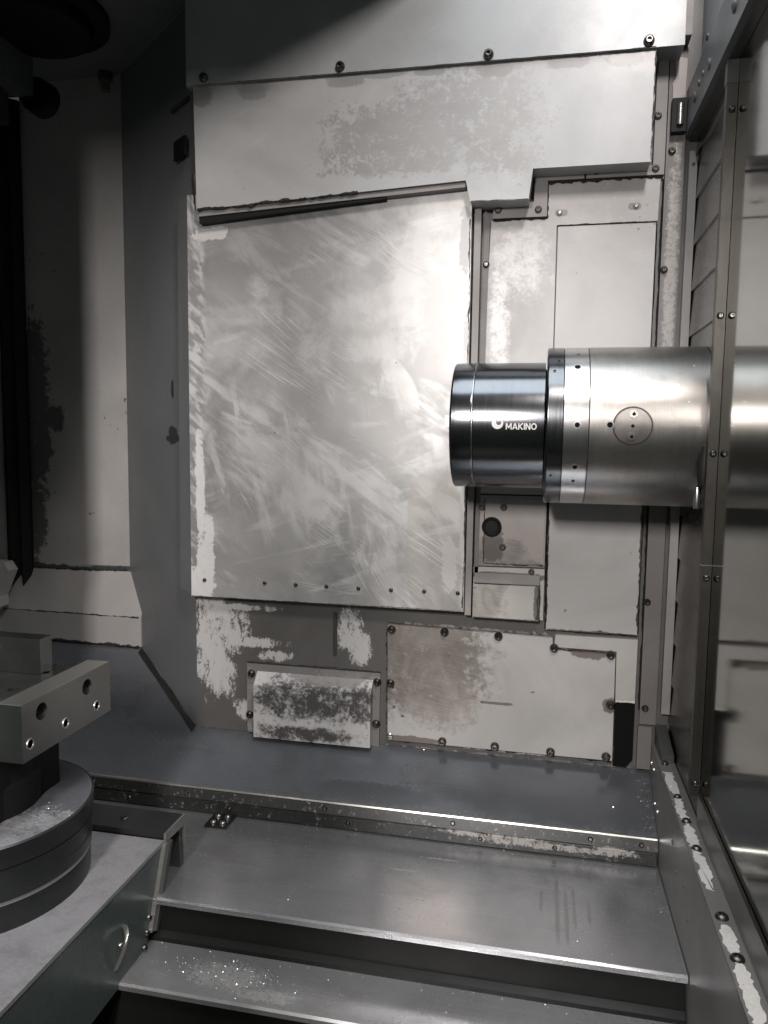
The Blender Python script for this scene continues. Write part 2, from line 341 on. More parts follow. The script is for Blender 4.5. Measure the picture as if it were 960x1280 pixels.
def bolt_mesh(r=.0075, h=.006, socket=True, seg=14):
    """button head pointing along -y, its seat at y = 0"""
    prof = [(0.0004, r), (-h * .25, r), (-h * .7, r * .86), (-h, r * .55)]
    if socket: prof += [(-h, r * .42), (-h * .45, r * .40), (-h * .42, 0)]
    else: prof += [(-h * 1.08, 0)]
    return lathe(prof, 'y', seg, smooth=30)
BM = {}
def bolts(parent, pts, y, mat='bolt', r=.0065, h=.006, name='bolt', socket=True):
    key = (mat, r, h, socket)
    if key not in BM:
        me = bolt_mesh(r, h, socket); me.materials.append(M[mat]); BM[key] = me
    for (x, z) in pts:
        o = link(name, BM[key], None, parent, (x, y, z)); o.rotation_euler = (0, random.uniform(0, 6), 0)
def bolt_at(parent, p, normal, mat='bolt', r=.006, h=.005, name='bolt', socket=True):
    key = (mat, r, h, socket)
    if key not in BM:
        me = bolt_mesh(r, h, socket); me.materials.append(M[mat]); BM[key] = me
    o = link(name, BM[key], None, parent, p)
    o.rotation_euler = Vector((0, -1, 0)).rotation_difference(Vector(normal)).to_euler()
    return o

def boolean(o, cutters):
    for c in cutters:
        md = o.modifiers.new('b', 'BOOLEAN'); md.object = c; md.operation = 'DIFFERENCE'; md.solver = 'EXACT'
    dg = bpy.context.evaluated_depsgraph_get(); dg.update()
    me = bpy.data.meshes.new_from_object(o.evaluated_get(dg)); o.modifiers.clear()
    o.data = me
    for c in cutters: bpy.data.objects.remove(c)

def bead(parent, pts, y, wdt=.004, jit=.5, name='sealant', mat='seal', thick=.003, step=.004):
    """a ragged run of sealant lying on the wall along a line of (x,z) points"""
    bm = bmesh.new(); path = []
    for (a, b) in zip(pts[:-1], pts[1:]):
        a = Vector(a); b = Vector(b); n = max(2, int((b - a).length / step))
        for i in range(n): path.append((a.lerp(b, i / n), (b - a).normalized()))
    path.append((Vector(pts[-1]), (Vector(pts[-1]) - Vector(pts[-2])).normalized()))
    prev = None; g0 = g1 = 0.0
    for (p, d) in path:
        g0 = .72 * g0 + random.gauss(0, .5) * jit; g1 = .72 * g1 + random.gauss(0, .5) * jit
        nn = Vector((-d.y, d.x)); w0 = wdt * max(.06, .5 + g0 * .55); w1 = wdt * max(.06, .5 + g1 * .55)
        a = p + nn * w0; b = p - nn * w1; t = thick * random.uniform(.85, 1.1)
        cur = [bm.verts.new(v) for v in ((a.x, y, a.y), (p.x, y - t, p.y), (b.x, y, b.y))]
        if prev:
            bm.faces.new((prev[0], cur[0], cur[1], prev[1])); bm.faces.new((prev[1], cur[1], cur[2], prev[2])); bm.faces.new((prev[0], prev[2], cur[2], cur[0]))
        prev = cur
    return link(name, finish(bm, 'bead'), mat, parent)

# ------------------------------------------------------------------ setting: walls, roof, floor
bw = link('back_wall', prism([(-.706, .36), (.26, .36), (.26, 1.90), (-.706, 1.90)], .008, .03, 'y', 0), 'base'); struct(bw)
tagw = lambda o, l: (struct(o), o.__setitem__('label', l))
bw['label'] = 'dark grey worn wall plate behind all the covers'
wb = link('weld_bead', lathe([(.560, .0), (.562, .0035), (.60, .0042), (.63, .0036), (.648, .004), (.650, 0)], 'z', 10, (-.403, .008)), 'dark', bw)
bead(bw, [(-.70, .383), (.14, .383), (.20, .386)], .0085, .006, .6, 'floor_sealant', 'grime', .002)

# oblique wall running back to the left, and the left wall behind it
ob = link('oblique_wall', prism([(-.706, .008), (-1.003, .254), (-1.003, .28), (-.706, .03)], .30, 1.92, 'z', 0), 'oblique'); struct(ob)
ob['label'] = 'dark grey slanted wall between the sanded sheet and the left wall'
fb = bmesh.new(); prev = None
for i in range(31):
    t_ = i / 30; y = .196 * (1 - t_) + .002 * t_; x = -.938 * (1 - t_) - .7045 * t_; zf = .383 + (y - .008) * .522
    w_ = .0045 + .0012 * math.sin(i * .45) + random.uniform(-.0007, .0007)
    cur = [fb.verts.new(v) for v in ((x - .0020, y - .0022, zf + w_ * 1.6), (x - .0045, y - .0050, zf + .003), (x - .006 - w_ * .4, y - .008 - w_ * .3, zf - .003))]
    if prev:
        for k in range(2): fb.faces.new((prev[k], cur[k], cur[k + 1], prev[k + 1]))
    prev = cur
link('foot_seam', finish(fb, 'seam'), 'seal', ob)
link('edge_tab', prism([(-.712, .0025), (-.752, .0355), (-.756, .031), (-.716, -.002)], 1.555, 1.592, 'z', .001), 'black', ob)
link('edge_lip', prism([(-.708, .0060), (-.772, .0590), (-.774, .0570), (-.710, .0040)], 1.66, 1.668, 'z', .0006), 'dark', ob)
lw = link('left_wall', prism([(-1.272, .672), (-1.0, .676), (-1.0, 1.90), (-1.272, 1.90)], .25, .28, 'y', .002), 'paint_left'); struct(lw)
lw['label'] = 'pale grey painted wall at the left, stained along its dark seam'
sk = link('left_wall_skirt', prism([(.25, .662), (.200, .560), (.200, .488), (.28, .488), (.28, .662)], -1.42, -.944, 'x', .0015), 'paint_left'); struct(sk)
sk['label'] = 'pale sloping skirt along the foot of the left wall'
bead(sk, [(-1.30, .665), (-1.15, .664), (-1.01, .668)], .249, .010, .5, 'seam_dirt', 'dark', .004)
bead(sk, [(-1.40, .492), (-1.2, .490), (-.95, .487)], .1995, .006, .8, 'foot_sealant', 'seal', .002)
bead(sk, [(-1.40, .561), (-1.2, .561), (-.95, .560)], .1998, .0028, .9, 'edge_wear', 'dark', .0008)
fl = link('far_left_wall', box(-1.62, -1.335, .225, .26, .45, 1.90, .002), 'bracket'); struct(fl)
fl['label'] = 'grey wall strip at the far left beyond the black seal'
se = tag(link('door_seal', prism([(-1.335, .262), (-1.335, .236), (-1.318, .226), (-1.300, .240), (-1.286, .226), (-1.270, .240), (-1.270, .262)], .60, 1.80, 'z', .001), 'black'),
    'black rubber seal standing upright between the left wall panels', 'seal')
ce = link('ceiling', prism([(-1.7, -.95), (-.15, -.95), (-.235, -.857), (-.394, -.50), (-.172, -.09), (-.172, .28), (-1.7, .28)], 1.84, 1.87, 'z', 0), 'oblique'); struct(ce)  # free edge shaped so the lamp shadow falls diagonally across the covers
ce['label'] = 'dark roof panel over the left corner'

ec = link('shade_column', box(-1.75, -.905, -.40, -.35, .40, 1.838, .004), 'oblique'); struct(ec)  # added out of view; casts the vertical shadow edge on the left wall
ec['label'] = 'unseen dark column added left of the rotary table to shade the left wall'
lt = link('shade_lintel', box(-1.75, 1.2, -1.46, -1.42, 1.56, 1.838, .004), 'oblique'); struct(lt)  # added out of view; cuts the doorway light off the upper walls
lt['label'] = 'unseen dark lintel added to shade the upper walls from the doorway light'

dp = link('shade_stile', box(-.385, -.325, -1.46, -1.42, .06, 1.559, .004), 'oblique'); struct(dp)  # added out of view so its shadow draws a soft dark band
dp['label'] = 'unseen dark upright added to shade a soft band down the sheet'

pt = empty('roof_port', 'black round port hanging from the dark roof corner', 'port', (-1.03, -.03, 1.84))
link('collar', lathe([(1.84, .150), (1.825, .150), (1.822, .135), (1.822, .120), (1.838, .118)], 'z', 48, (-1.03, -.03)), 'black').parent = pt
pt.children[0].matrix_parent_inverse = pt.matrix_world.inverted()
def child(o, p):
    o.parent = p; o.matrix_parent_inverse = Matrix.Translation(p.location).inverted(); return o
for c_ in pt.children: child(c_, pt)
child(link('pipe', lathe([(1.84, .112), (1.80, .112), (1.798, .10), (1.798, 0)], 'z', 48, (-1.03, -.03)), 'black'), pt)

lb = empty('overhead_rail', 'dark rail ending in a rounded stop below the roof at left', 'rail')
link('rail', box(-1.32, -1.10, -.60, .07, 1.725, 1.80, .004), 'beam', lb)
link('lower_rail', box(-1.30, -1.14, -.60, .04, 1.655, 1.72, .004), 'dark', lb)
link('end_stop', lathe([(.07, .0), (.07, .036), (.105, .038), (.112, .03), (.112, 0)], 'y', 24, (-1.098, 1.728)), 'black', lb)
link('hanger', box(-1.26, -1.16, -.02, .03, 1.80, 1.84, .002), 'dark', lb)
wb_ = empty('angled_bracket', 'small white angled bracket on the skirt beside the black seal', 'bracket')
o = link('arm', box(-1.42, -1.30, .12, .19, .575, .60, .008), 'plastic', wb_)
o.rotation_euler = (0, 0, 0)
link('foot', prism([(-1.42, .56), (-1.325, .56), (-1.278, .665), (-1.292, .685), (-1.42, .69)], .165, .199, 'y', .006), 'plastic', wb_)
lj = empty('corner_stub', 'short brownish pipe stub where the left wall meets the roof', 'pipe')
link('stub', lathe([(1.80, .0), (1.80, .010), (1.842, .010), (1.842, 0)], 'z', 16, (-1.03, .235)), 'column', lj)
link('collar', lathe([(1.826, .017), (1.842, .017)], 'z', 16, (-1.03, .235)), 'dark', lj)

# floor: a slope off the wall, then terraces with dark risers
def sheet(pts_yz, x0, x1, bevel=0): return prism(pts_yz, x0, x1, 'x', bevel)
f1 = link('floor', sheet([(.28, .525), (.008, .383), (-.128, .318), (-.128, .31), (.0, .36), (.28, .50)], -1.45, .213), 'floor1'); struct(f1)
f1['label'] = 'dark sloping steel floor at the foot of the wall'
ledge = empty('floor_ledge', 'dark steel edge strip with bolts along the sloping floor', 'edge strip')
link('lip', sheet([(-.126, .320), (-.134, .3205), (-.1425, .302), (-.140, .300), (-.126, .300)], -1.30, .212, .0008), 'ledge', ledge)
link('face', sheet([(-.126, .300), (-.139, .300), (-.141, .298), (-.141, .276), (-.126, .272)], -1.30, .211, .0008), 'ledge', ledge)
link('edge_glint', sheet([(-.1265, .3215), (-.1338, .3220), (-.1352, .3195), (-.1345, .3190), (-.1330, .3212), (-.1265, .3207)], -1.30, .2115, 0), 'machined_edge', ledge)  # pale strip added as the bright glint along the lip
for x in (-.86, -.66, -.38, -.14, .10, .185): bolt_at(ledge, (x, -.1385, .3105), (0, -.91, .41), 'bolt', .0045, .004)
for x in (-.78, -.57, -.335, -.09, .04): bolt_at(ledge, (x, -.141, .288), (0, -1, 0), 'bolt', .0045, .004)
f2 = link('terrace', sheet([(-.10, .272), (-.420, .282), (-.423, .279), (-.423, .272), (-.10, .262)], -1.10, .213), 'floor2'); struct(f2)
f2['label'] = 'smooth grey steel terrace below the bolted edge strip'
r2 = link('terrace_riser', sheet([(-.405, .273), (-.416, .273), (-.418, .228), (-.428, .222), (-.428, .214), (-.405, .214)], -1.10, .212, .0008), 'riser'); struct(r2)
r2['label'] = 'black vertical riser under the smooth terrace'
f3 = link('low_terrace', sheet([(-.38, .216), (-.52, .213), (-.523, .210), (-.523, .203), (-.38, .203)], -.80, .213), 'floor3'); struct(f3)
f3['label'] = 'lowest grey terrace dusted with pale metal chips'
r3 = link('low_riser', sheet([(-.49, .206), (-.512, .206), (-.515, .05), (-.49, .05)], -.80, .212), 'riser'); struct(r3)
r3['label'] = 'black riser below the lowest terrace'
f4 = link('sump_floor', box(-1.6, .26, -1.6, -.40, .04, .06, 0), 'riser'); struct(f4)
f4['label'] = 'dark pit floor under the terraces'

hp = empty('hinge_plate', 'small steel plate with four screws against the edge strip', 'plate')
link('plate', sheet([(-.143, .2745), (-.143, .2785), (-.192, .2795), (-.192, .2755)], -.598, -.555, .0006), 'bolt', hp)
for dx in (-.586, -.567):
    for y in (-.156, -.180): bolt_at(hp, (dx, y, .2785), (0, 0, 1), 'boltb', .0062, .005)

# ------------------------------------------------------------------ right side: slatted cover, polished sheet, beam, post, guard
XM = .243
rs = tag(link('polished_sheet', prism([(-.270, .40), (-1.10, .40), (-1.10, 1.56), (-.270, 1.56)], XM, XM + .006, 'x', 0), 'mirror'),
    'polished steel sheet at the right that mirrors the wall and spindle', 'steel sheet')
sl = empty('slatted_cover', 'dark slatted steel cover behind the spindle in the right corner', 'way cover')
z = .40; k = 0
while z < 1.52:
    link('slat', prism([(XM + .002, z), (XM - .0015, z + .0015), (XM + .0015, z + .0785), (XM + .006, z + .0785), (XM + .006, z)], .03, -.268, 'y', 0), 'slat', sl)
    z += .0783; k += 1
ur = tag(link('upper_side_panel', prism([(.02, 1.56), (-1.1, 1.56), (-1.1, 1.90), (.02, 1.90)], XM - .001, XM + .01, 'x', .001), 'paint_upper'),
    'pale panel above the bolted beam in the right corner', 'panel')
for (y, z) in ((-.05, 1.665), (-.05, 1.648)): bolt_at(ur, (XM - .001, y, z), (-1, 0, 0), 'boltd', .0065, .004)
bmn = empty('side_beam', 'dark grey beam with bolt heads under the pale upper panel', 'beam')
link('web', prism([(.06, 1.525), (-1.1, 1.525), (-1.1, 1.602), (.06, 1.602)], .220, .228, 'x', .002), 'beam', bmn)
link('lower_flange', box(.2282, XM - .0005, -1.1, .03, 1.521, 1.530, .001), 'dark', bmn)
link('upper_flange', box(.2282, XM - .002, -1.1, .005, 1.596, 1.602, .001), 'beam', bmn)
for y in (-.352, -.199, -.088, -.50, -.65): bolt_at(bmn, (.220, y, 1.556), (-1, 0, 0), 'boltd', .0085, .004)
for y in (-.151, -.120): bolt_at(bmn, (.220, y, 1.564), (-1, 0, 0), 'boltd', .005, .003)
po = empty('door_post', 'slim upright steel post with screws in front of the polished sheet', 'post')
link('upright', box(.2285, XM - .0005, -.288, -.274, .475, 1.515, .002), 'post', po)
link('top_cap', box(.2275, XM - .0003, -.2885, -.2735, 1.490, 1.5205, .001), 'dark', po)
for z in (1.455, 1.178, .985, .805, .495): bolt_at(po, (.2355, -.288, z), (0, -1, 0), 'bolt', .0050, .0045)
link('joint_line', box(.2282, .2432, -.2885, -.278, .8225, .8240, 0), 'boltb', po)

gd = empty('side_guard', 'low dark guard wall along the right edge of the terraces', 'guard')
GX = .2135
link('face', prism([(.02, .30), (-.95, .30), (-.95, .434), (.02, .434)], GX, GX + .004, 'x', .0008), 'guard', gd)
link('foot_strip', prism([(.02, .06), (-.95, .06), (-.95, .2995), (.02, .2995)], GX + .001, GX + .006, 'x', .0008), 'guard', gd)
link('top_rail', box(GX - .0005, XM - .001, -.95, .015, .434, .438, .001), 'rail', gd)
link('kick_strip', prism([(-.30, .4385), (-.95, .4385), (-.95, .482), (-.30, .482)], XM - .005, XM - .0012, 'x', .0006), 'rail', gd)
link('kick_edge', prism([(-.30, .4822), (-.95, .4822), (-.95, .4842), (-.30, .4842)], XM - .0052, XM - .0010, 'x', 0), 'bolt', gd)
def tape(y0, y1):
    n = max(3, int(abs(y1 - y0) / .004)); L = []; Rr = []; ga = gb = 0.0
    for i in range(n + 1):
        y = y0 + (y1 - y0) * i / n
        ga = .6 * ga + random.gauss(0, .0016); gb = .6 * gb + random.gauss(0, .0022)
        e = .006 * max(0, 1 - 4 * min(i, n - i) / n) * random.random()
        L.append((GX + .0012 + abs(ga) + e, y)); Rr.append((GX + .0195 - abs(gb) - e, y))
    return prism(L + Rr[::-1], .4381, .4390, 'z', 0)
for (a, b) in ((-.125, -.215), (-.222, -.292), (-.303, -.372), (-.378, -.475), (-.545, -.60), (-.61, -.72)):
    link('paint_strip', tape(a, b), 'plastic', gd)
for (y, s) in ((-.06, .005), (-.09, .006), (-.218, .006), (-.297, .007), (-.375, .007), (-.53, .008), (-.605, .008)):
    bolt_at(gd, (GX + .011, y, .438), (0, 0, 1), 'bolt', s, .005)
for y in (-.02, -.05, -.08, -.11): bolt_at(gd, (GX - .0003, y, .41 - (.05 if y < -.06 else 0)), (-1, 0, 0), 'boltb', .0035, .003)
for (y, z) in ((-.26, .385), (-.30, .36), (-.36, .375), (-.40, .35)): bolt_at(gd, (GX - .0003, y, z), (-1, 0, 0), 'boltd', .004, .0016)
bb = tag(link('bumper_block', prism([(.01, .4382), (-.085, .4382), (-.085, .452), (.01, .474)], GX + .006, XM - .003, 'x', .0015), 'dark'),
    'small dark wedge block on the guard rail in the right corner', 'block')

# ------------------------------------------------------------------ corner column and seal strip
co = empty('corner_column', 'worn brown-grey column strip in the right corner of the wall', 'column')
link('strip', prism([(.190, .475), (.219, .475), (.222, 1.672), (.1905, 1.672)], -.002, .007, 'y', .0015), 'column', co)
link('foot', box(.188, .2125, -.006, .007, .39, .472, .001), 'column', co)
bolts(co, [(.200, 1.504), (.196, 1.303), (.194, .707), (.199, .506), (.21, 1.58)], -.002, 'bolt', .0065)
cs = tag(link('corner_strip', prism([(.2265, .50), (.2415, .50), (.2415, 1.475), (.236, 1.50), (.2285, 1.50)], -.010, .007, 'y', .001), 'bracket'),
    'narrow upright edge strip between the column and the slatted cover', 'strip')
bolt_at(cs, (.235, -.010, 1.478), (0, -1, 0), 'boltd', .003, .002)
hg = empty('corner_latch', 'small dark latch with a steel pin on the corner column', 'latch')
link('block', box(.195, .219, -.020, -.0025, 1.530, 1.585, .0015), 'black', hg)
link('pin', lathe([(1.540, 0), (1.540, .006), (1.574, .006), (1.574, 0)], 'z', 16, (.208, -.021)), 'boltb', hg)
pl = tag(link('paint_flake', prism([(.197, 1.590), (.217, 1.588), (.2185, 1.655), (.198, 1.66), (.201, 1.625), (.196, 1.615)], -.0048, -.0021, 'y', .0004), 'paint_e'),
    'peeling lighter flake of paint above the latch', 'paint flake')

# ------------------------------------------------------------------ covers on the back wall
up = empty('upper_cover', 'plain pale cover plate across the top of the wall with four bolts', 'cover plate')
link('plate', prism([(-.684, 1.6575), (.205, 1.6535), (.203, 1.90), (-.684, 1.90)], -.056, .007, 'y', .0012), 'paint_upper', up)
bolts(up, [(-.648, 1.6695), (-.383, 1.6675), (-.117, 1.6655), (.148, 1.664)], -.056, 'bolt', .0090, .0085)
link('side_strip', box(.2055, .2195, -.030, .0065, 1.681, 1.90, .001), 'bracket', up)

st = empty('stepped_cover', 'pale stepped cover plate with rubbed patches and a tab', 'cover plate')
link('plate', prism([(-.673, 1.6570), (.162, 1.6530), (.1605, 1.4725), (-.0355, 1.4725), (-.0415, 1.4215), (-.1435, 1.4215), (-.1525, 1.459), (-.668, 1.4325)], -.050, .0065, 'y', .0016), 'paint_step', st)
link('drip_lip', prism([(-.668, 1.4315), (-.1535, 1.4580), (-.1535, 1.4495), (-.667, 1.4215)], -.044, -.0235, 'y', .001), 'bracket', st)
link('lip_shade', prism([(-.668, 1.4210), (-.30, 1.4412), (-.30, 1.4375), (-.667, 1.4095)], -.041, -.0235, 'y', .0006), 'black', st)  # black strip painting the shadow under the drip lip
bead(st, [(-.667, 1.432), (-.5, 1.4405), (-.35, 1.449)], -.0502, .004, .9, 'sealant', 'seal', .001)
bead(st, [(-.6735, 1.50), (-.670, 1.43)], -.0505, .004, .9, 'sealant', 'seal', .001)

sh = empty('sanded_sheet', 'large hand-sanded steel sheet with scratches and a row of rivets', 'steel sheet')
link('sheet', prism([(-.7015, .6725), (-.1415, .6725), (-.1435, 1.47), (-.7015, 1.47)], -.0225, .006, 'y', .0015), 'sanded', sh)
fb = bmesh.new()
q = [fb.verts.new(v) for v in ((-.7022, -.0215, .6745), (-.7022, -.0215, 1.47), (-.738, .010, 1.47), (-.744, .0125, .682))]
q2 = [fb.verts.new(v.co + Vector((.004, .008, 0))) for v in q]
fb.faces.new(q); fb.faces.new(q2[::-1])
for i in range(4): fb.faces.new((q[i], q2[i], q2[(i + 1) % 4], q[(i + 1) % 4]))
link('folded_edge', finish(fb, 'fold'), 'oblique', sh)
bolts(sh, [(-.672, .7075), (-.542, .7080), (-.4765, .7080), (-.413, .7080), (-.348, .7075), (-.283, .7075), (-.218, .7085), (-.153, .7085)], -.0225, 'bolt', .0042, .0038, 'rivet', False)
ch = tag(link('edge_channel', prism([(-.1400, .665), (-.1285, .665), (-.1265, 1.425), (-.1385, 1.425)], -.014, .007, 'y', .0012), 'bracket'),
    'narrow upright metal channel along the right edge of the sanded sheet', 'channel')

br = empty('frame_bracket', 'grey stepped bracket strip with bolts around the pale cover', 'bracket')
link('strip', prism([(.1695, 1.67), (.1885, 1.67), (.1885, 1.4655), (-.0095, 1.4655), (-.0095, 1.4035), (-.1060, 1.4035), (-.1060, 1.43), (-.033, 1.43), (-.033, 1.482), (.1695, 1.482)], -.004, .0065, 'y', .001), 'bracket', br)
bolts(br, [(-.025, 1.479), (.074, 1.477), (.174, 1.564), (.174, 1.476), (-.097, 1.418), (-.025, 1.416)], -.004, 'boltd', .0065, .005)
bead(br, [(-.008, 1.4645), (.06, 1.4638), (.184, 1.4648)], -.0005, .0055, .9)
bead(br, [(-.106, 1.4025), (-.05, 1.4020), (-.010, 1.4022), (-.0092, 1.43), (-.0090, 1.464)], -.0005, .004, .9)
bead(br, [(.055, 1.474), (.056, 1.4655)], -.0041, .003, .9)

pb = empty('notched_panel', 'pale notched panel with two oval-slotted screws above the spindle', 'panel')
link('plate', prism([(-.1095, 1.4005), (-.0110, 1.4005), (-.0080, 1.4025), (-.0075, 1.4625), (.1840, 1.4625), (.1820, 1.3885), (.0085, 1.3885), (.0105, .8990), (-.1165, .8990), (-.1165, 1.15)], .001, .0075, 'y', .0008), 'paint_b', pb)
for (x, z) in ((.016, 1.410), (.142, 1.4155)):
    link('slot', prism([(x - .011 + .003 * math.cos(a), z + .006 * math.sin(a)) if False else (x + .0065 * math.copysign(1, math.cos(a)) + .0045 * math.cos(a), z + .0055 * math.sin(a)) for a in [i * math.pi / 8 + .01 for i in range(16)]], .0004, .0009, 'y', 0), 'bracket', pb)
bolts(pb, [(.013, 1.410), (.1445, 1.4155)], .0006, 'boltb', .0052, .005)
tp = empty('tall_panel', 'tall smooth pale panel passing behind the spindle', 'panel')
link('plate', prism([(.0135, .6430), (.1790, .6430), (.1795, 1.3855), (.0110, 1.3855)], .000, .0070, 'y', .001), 'paint', tp)
bead(tp, [(.0105, 1.387), (.1805, 1.3868)], .0008, .0026, .8)
bead(tp, [(.1815, 1.384), (.1810, 1.17), (.1805, .645)], .0060, .0026, .35)
bead(tp, [(.0095, .90), (.0105, .76), (.0120, .642), (.1800, .6400)], .0060, .0036, .35)

wf = tag(link('wall_fillet', prism([(-.1250, .6750), (-.1180, .6750), (-.1115, 1.400), (-.1215, 1.425)], .0005, .0075, 'y', .001), 'column'),
    'brown-grey fillet strip with one bolt between channel and side panel', 'strip')
bolts(wf, [(-.1165, 1.323)], .0005, 'bolt', .0062, .0055)

pe = empty('plug_panel', 'stained pale panel with a round black plug below the spindle', 'panel')
link('plate', prism([(-.1170, .7600), (.0070, .7615), (.0070, .8955), (-.1170, .8955)], .0005, .0075, 'y', .001), 'paint_e', pe)
link('inset', prism([(-.1080, .7650), (.0045, .7660), (.0045, .8900), (-.1080, .8900)], -.0018, .0003, 'y', .0006), 'paint_e', pe)
pg = link('plug', lathe([(.0, .0185), (-.0075, .0185), (-.0085, .0165), (-.0065, .0140), (-.0058, .0122), (-.0078, .0115), (-.0080, 0)], 'y', 32, (-.0935, .8365)), 'black', pe)
bolts(pe, [(-.0720, .8735), (-.0720, .7980)], -.0018, 'boltd', .0065, .007)
bolts(pe, [(-.1130, .8720)], .0005, 'boltd', .0060, .007)
pf = empty('small_box_cover', 'small pale ribbed box cover with scraped face beside the sheet', 'cover')
link('backplate', prism([(-.1260, .6600), (.0075, .6600), (.0075, .7585), (-.1260, .7575)], .0005, .0075, 'y', .001), 'paint_f', pf)
link('shelf', prism([(.0003, .7460), (-.0120, .7300), (-.0140, .7290), (.0003, .7270)], -.1240, -.0010, 'x', .0006), 'bracket', pf)
link('face', prism([(-.1250, .6620), (-.0010, .6610), (-.0010, .7275), (-.1250, .7265)], -.0140, .0002, 'y', .0012), 'paint_f', pf)
bolts(pf, [(-.0170, .7525)], .0003, 'boltd', .0060, .006)

G = empty('access_cover', 'large bolted access cover, half rubbed to brown metal', 'cover plate')
link('plate', prism([(-.2925, .6345), (.0265, .6285), (.0275, .6085), (.1420, .6075), (.1440, .3990), (-.2895, .3985)], -.0035, .0075, 'y', .0012), 'paint_g', G)
bolts(G, [(-.284, .6250), (-.179, .6265), (-.075, .6250), (.030, .6095), (.1335, .6035), (.1365, .508), (.1325, .4065), (.030, .4055), (-.076, .4060), (-.179, .4060), (-.285, .516)], -.0035, 'bolt', .0085, .0085)
bolts(G, [(-.2855, .4060)], -.0035, 'boltb', .0072, .002, 'bolt_hole')
bead(G, [(.0275, .6065), (.0330, .6080), (.142, .6070)], -.0036, .0035, .9)
bead(G, [(-.288, .3965), (-.1, .3965), (.143, .3965)], .006, .005, .8, 'foot_sealant', 'seal', .002)
g2 = empty('angle_bracket', 'pale chipped angle bracket behind the corner of the access cover', 'bracket')
link('plate', prism([(.0320, .6340), (.1810, .6345), (.1805, .5150), (.1455, .5150), (.1440, .6095), (.0300, .6105)], -.0005, .0072, 'y', .0008), 'paint_f', g2)
bead(g2, [(.146, .5140), (.1805, .5145)], -.0006, .004, .7, 'chipped_edge', 'plastic', .001)
rc = tag(link('recess_patch', prism([(.1465, .386), (.1700, .386), (.1815, .402), (.1815, .5130), (.1465, .5130)], .0035, .0075, 'y', .0005), 'hole'),  # flush black plate gives the open recess its darkness
    'black patch painted for the shaded recess beside the access cover in the corner', 'plate')

H = empty('raised_box_cover', 'raised box cover with flaking white paint on a bolted flange', 'box cover')
link('flange', prism([(-.5905, .3850), (-.3085, .3800), (-.3075, .5315), (-.5915, .5315)], .0025, .0075, 'y', .0008), 'flangeh', H)
link('box', prism([(.0022, .5170), (-.0160, .4975), (-.0200, .4950), (-.0205, .3845), (.0022, .3820)], -.5680, -.3220, 'x', .0016), 'boxh', H)
bolts(H, [(-.581, .511), (-.585, .423), (-.3135, .514), (-.3145, .4275)], .0025, 'bolt', .0082, .0075)
bead(H, [(-.592, .5325), (-.45, .5330), (-.307, .5325)], .0074, .003, .9)

# oily dirt caught along the seams
bead(G, [(-.2935, .634), (-.291, .52), (-.2905, .40)], .0065, .006, .9, 'seam_dirt', 'grime', .002)
bead(G, [(-.2925, .636), (-.1, .633), (.026, .630)], .0065, .005, .9, 'seam_dirt', 'grime', .002)
bead(G, [(.1455, .606), (.1450, .51), (.1450, .40)], .0055, .006, .9, 'seam_dirt', 'grime', .003)
bead(tp, [(.0125, .655), (.0135, .70), (.0125, .86)], -.0001, .0022, 1.0, 'seam_dirt', 'grime', .0006)
bead(tp, [(.1785, .66), (.1785, .80), (.1785, .90)], -.0001, .0030, 1.0, 'seam_dirt', 'grime', .0006)
bead(tp, [(.016, .6440), (.09, .6436), (.176, .6438)], -.0001, .0030, 1.0, 'seam_dirt', 'grime', .0006)
bead(pe, [(-.1075, .7655), (-.05, .7660), (.004, .7665)], -.0019, .0030, 1.0, 'seam_dirt', 'grime', .0006)
bead(pe, [(-.1075, .767), (-.1078, .80), (-.1078, .889)], -.0019, .0014, 1.0, 'seam_dirt', 'grime', .0006)
bead(pf, [(-.003, .664), (-.0025, .70), (-.003, .726)], -.0141, .0040, 1.0, 'seam_dirt', 'grime', .0006)
bead(pf, [(-.124, .6625), (-.06, .6620), (-.003, .6620)], -.0141, .0020, 1.0, 'seam_dirt', 'grime', .0006)
bead(sh, [(-.1440, .68), (-.1425, .80), (-.1445, 1.0), (-.1440, 1.2), (-.1460, 1.40)], -.0226, .0018, .9, 'seam_dirt', 'grime', .0005)
bead(sh, [(-.700, .6735), (-.5, .6730), (-.3, .6735), (-.145, .6732)], -.0226, .0016, 1.0, 'seam_dirt', 'grime', .0005)
bead(up, [(-.67, 1.6578), (-.40, 1.6566), (-.1, 1.6552), (.16, 1.6542)], -.0561, .0010, 1.0, 'seam_dirt', 'grime', .0005)
bead(st, [(.1610, 1.65), (.1602, 1.56), (.1598, 1.476)], -.0501, .0018, 1.0, 'seam_dirt', 'grime', .0005)
bead(st, [(-.143, 1.4225), (-.09, 1.4222), (-.043, 1.4222)], -.0501, .0018, 1.0, 'seam_dirt', 'grime', .0005)
bead(co, [(.1895, .50), (.1885, .9), (.1895, 1.2), (.1895, 1.46)], .0055, .0035, .4, 'seam_dirt', 'seal', .003)

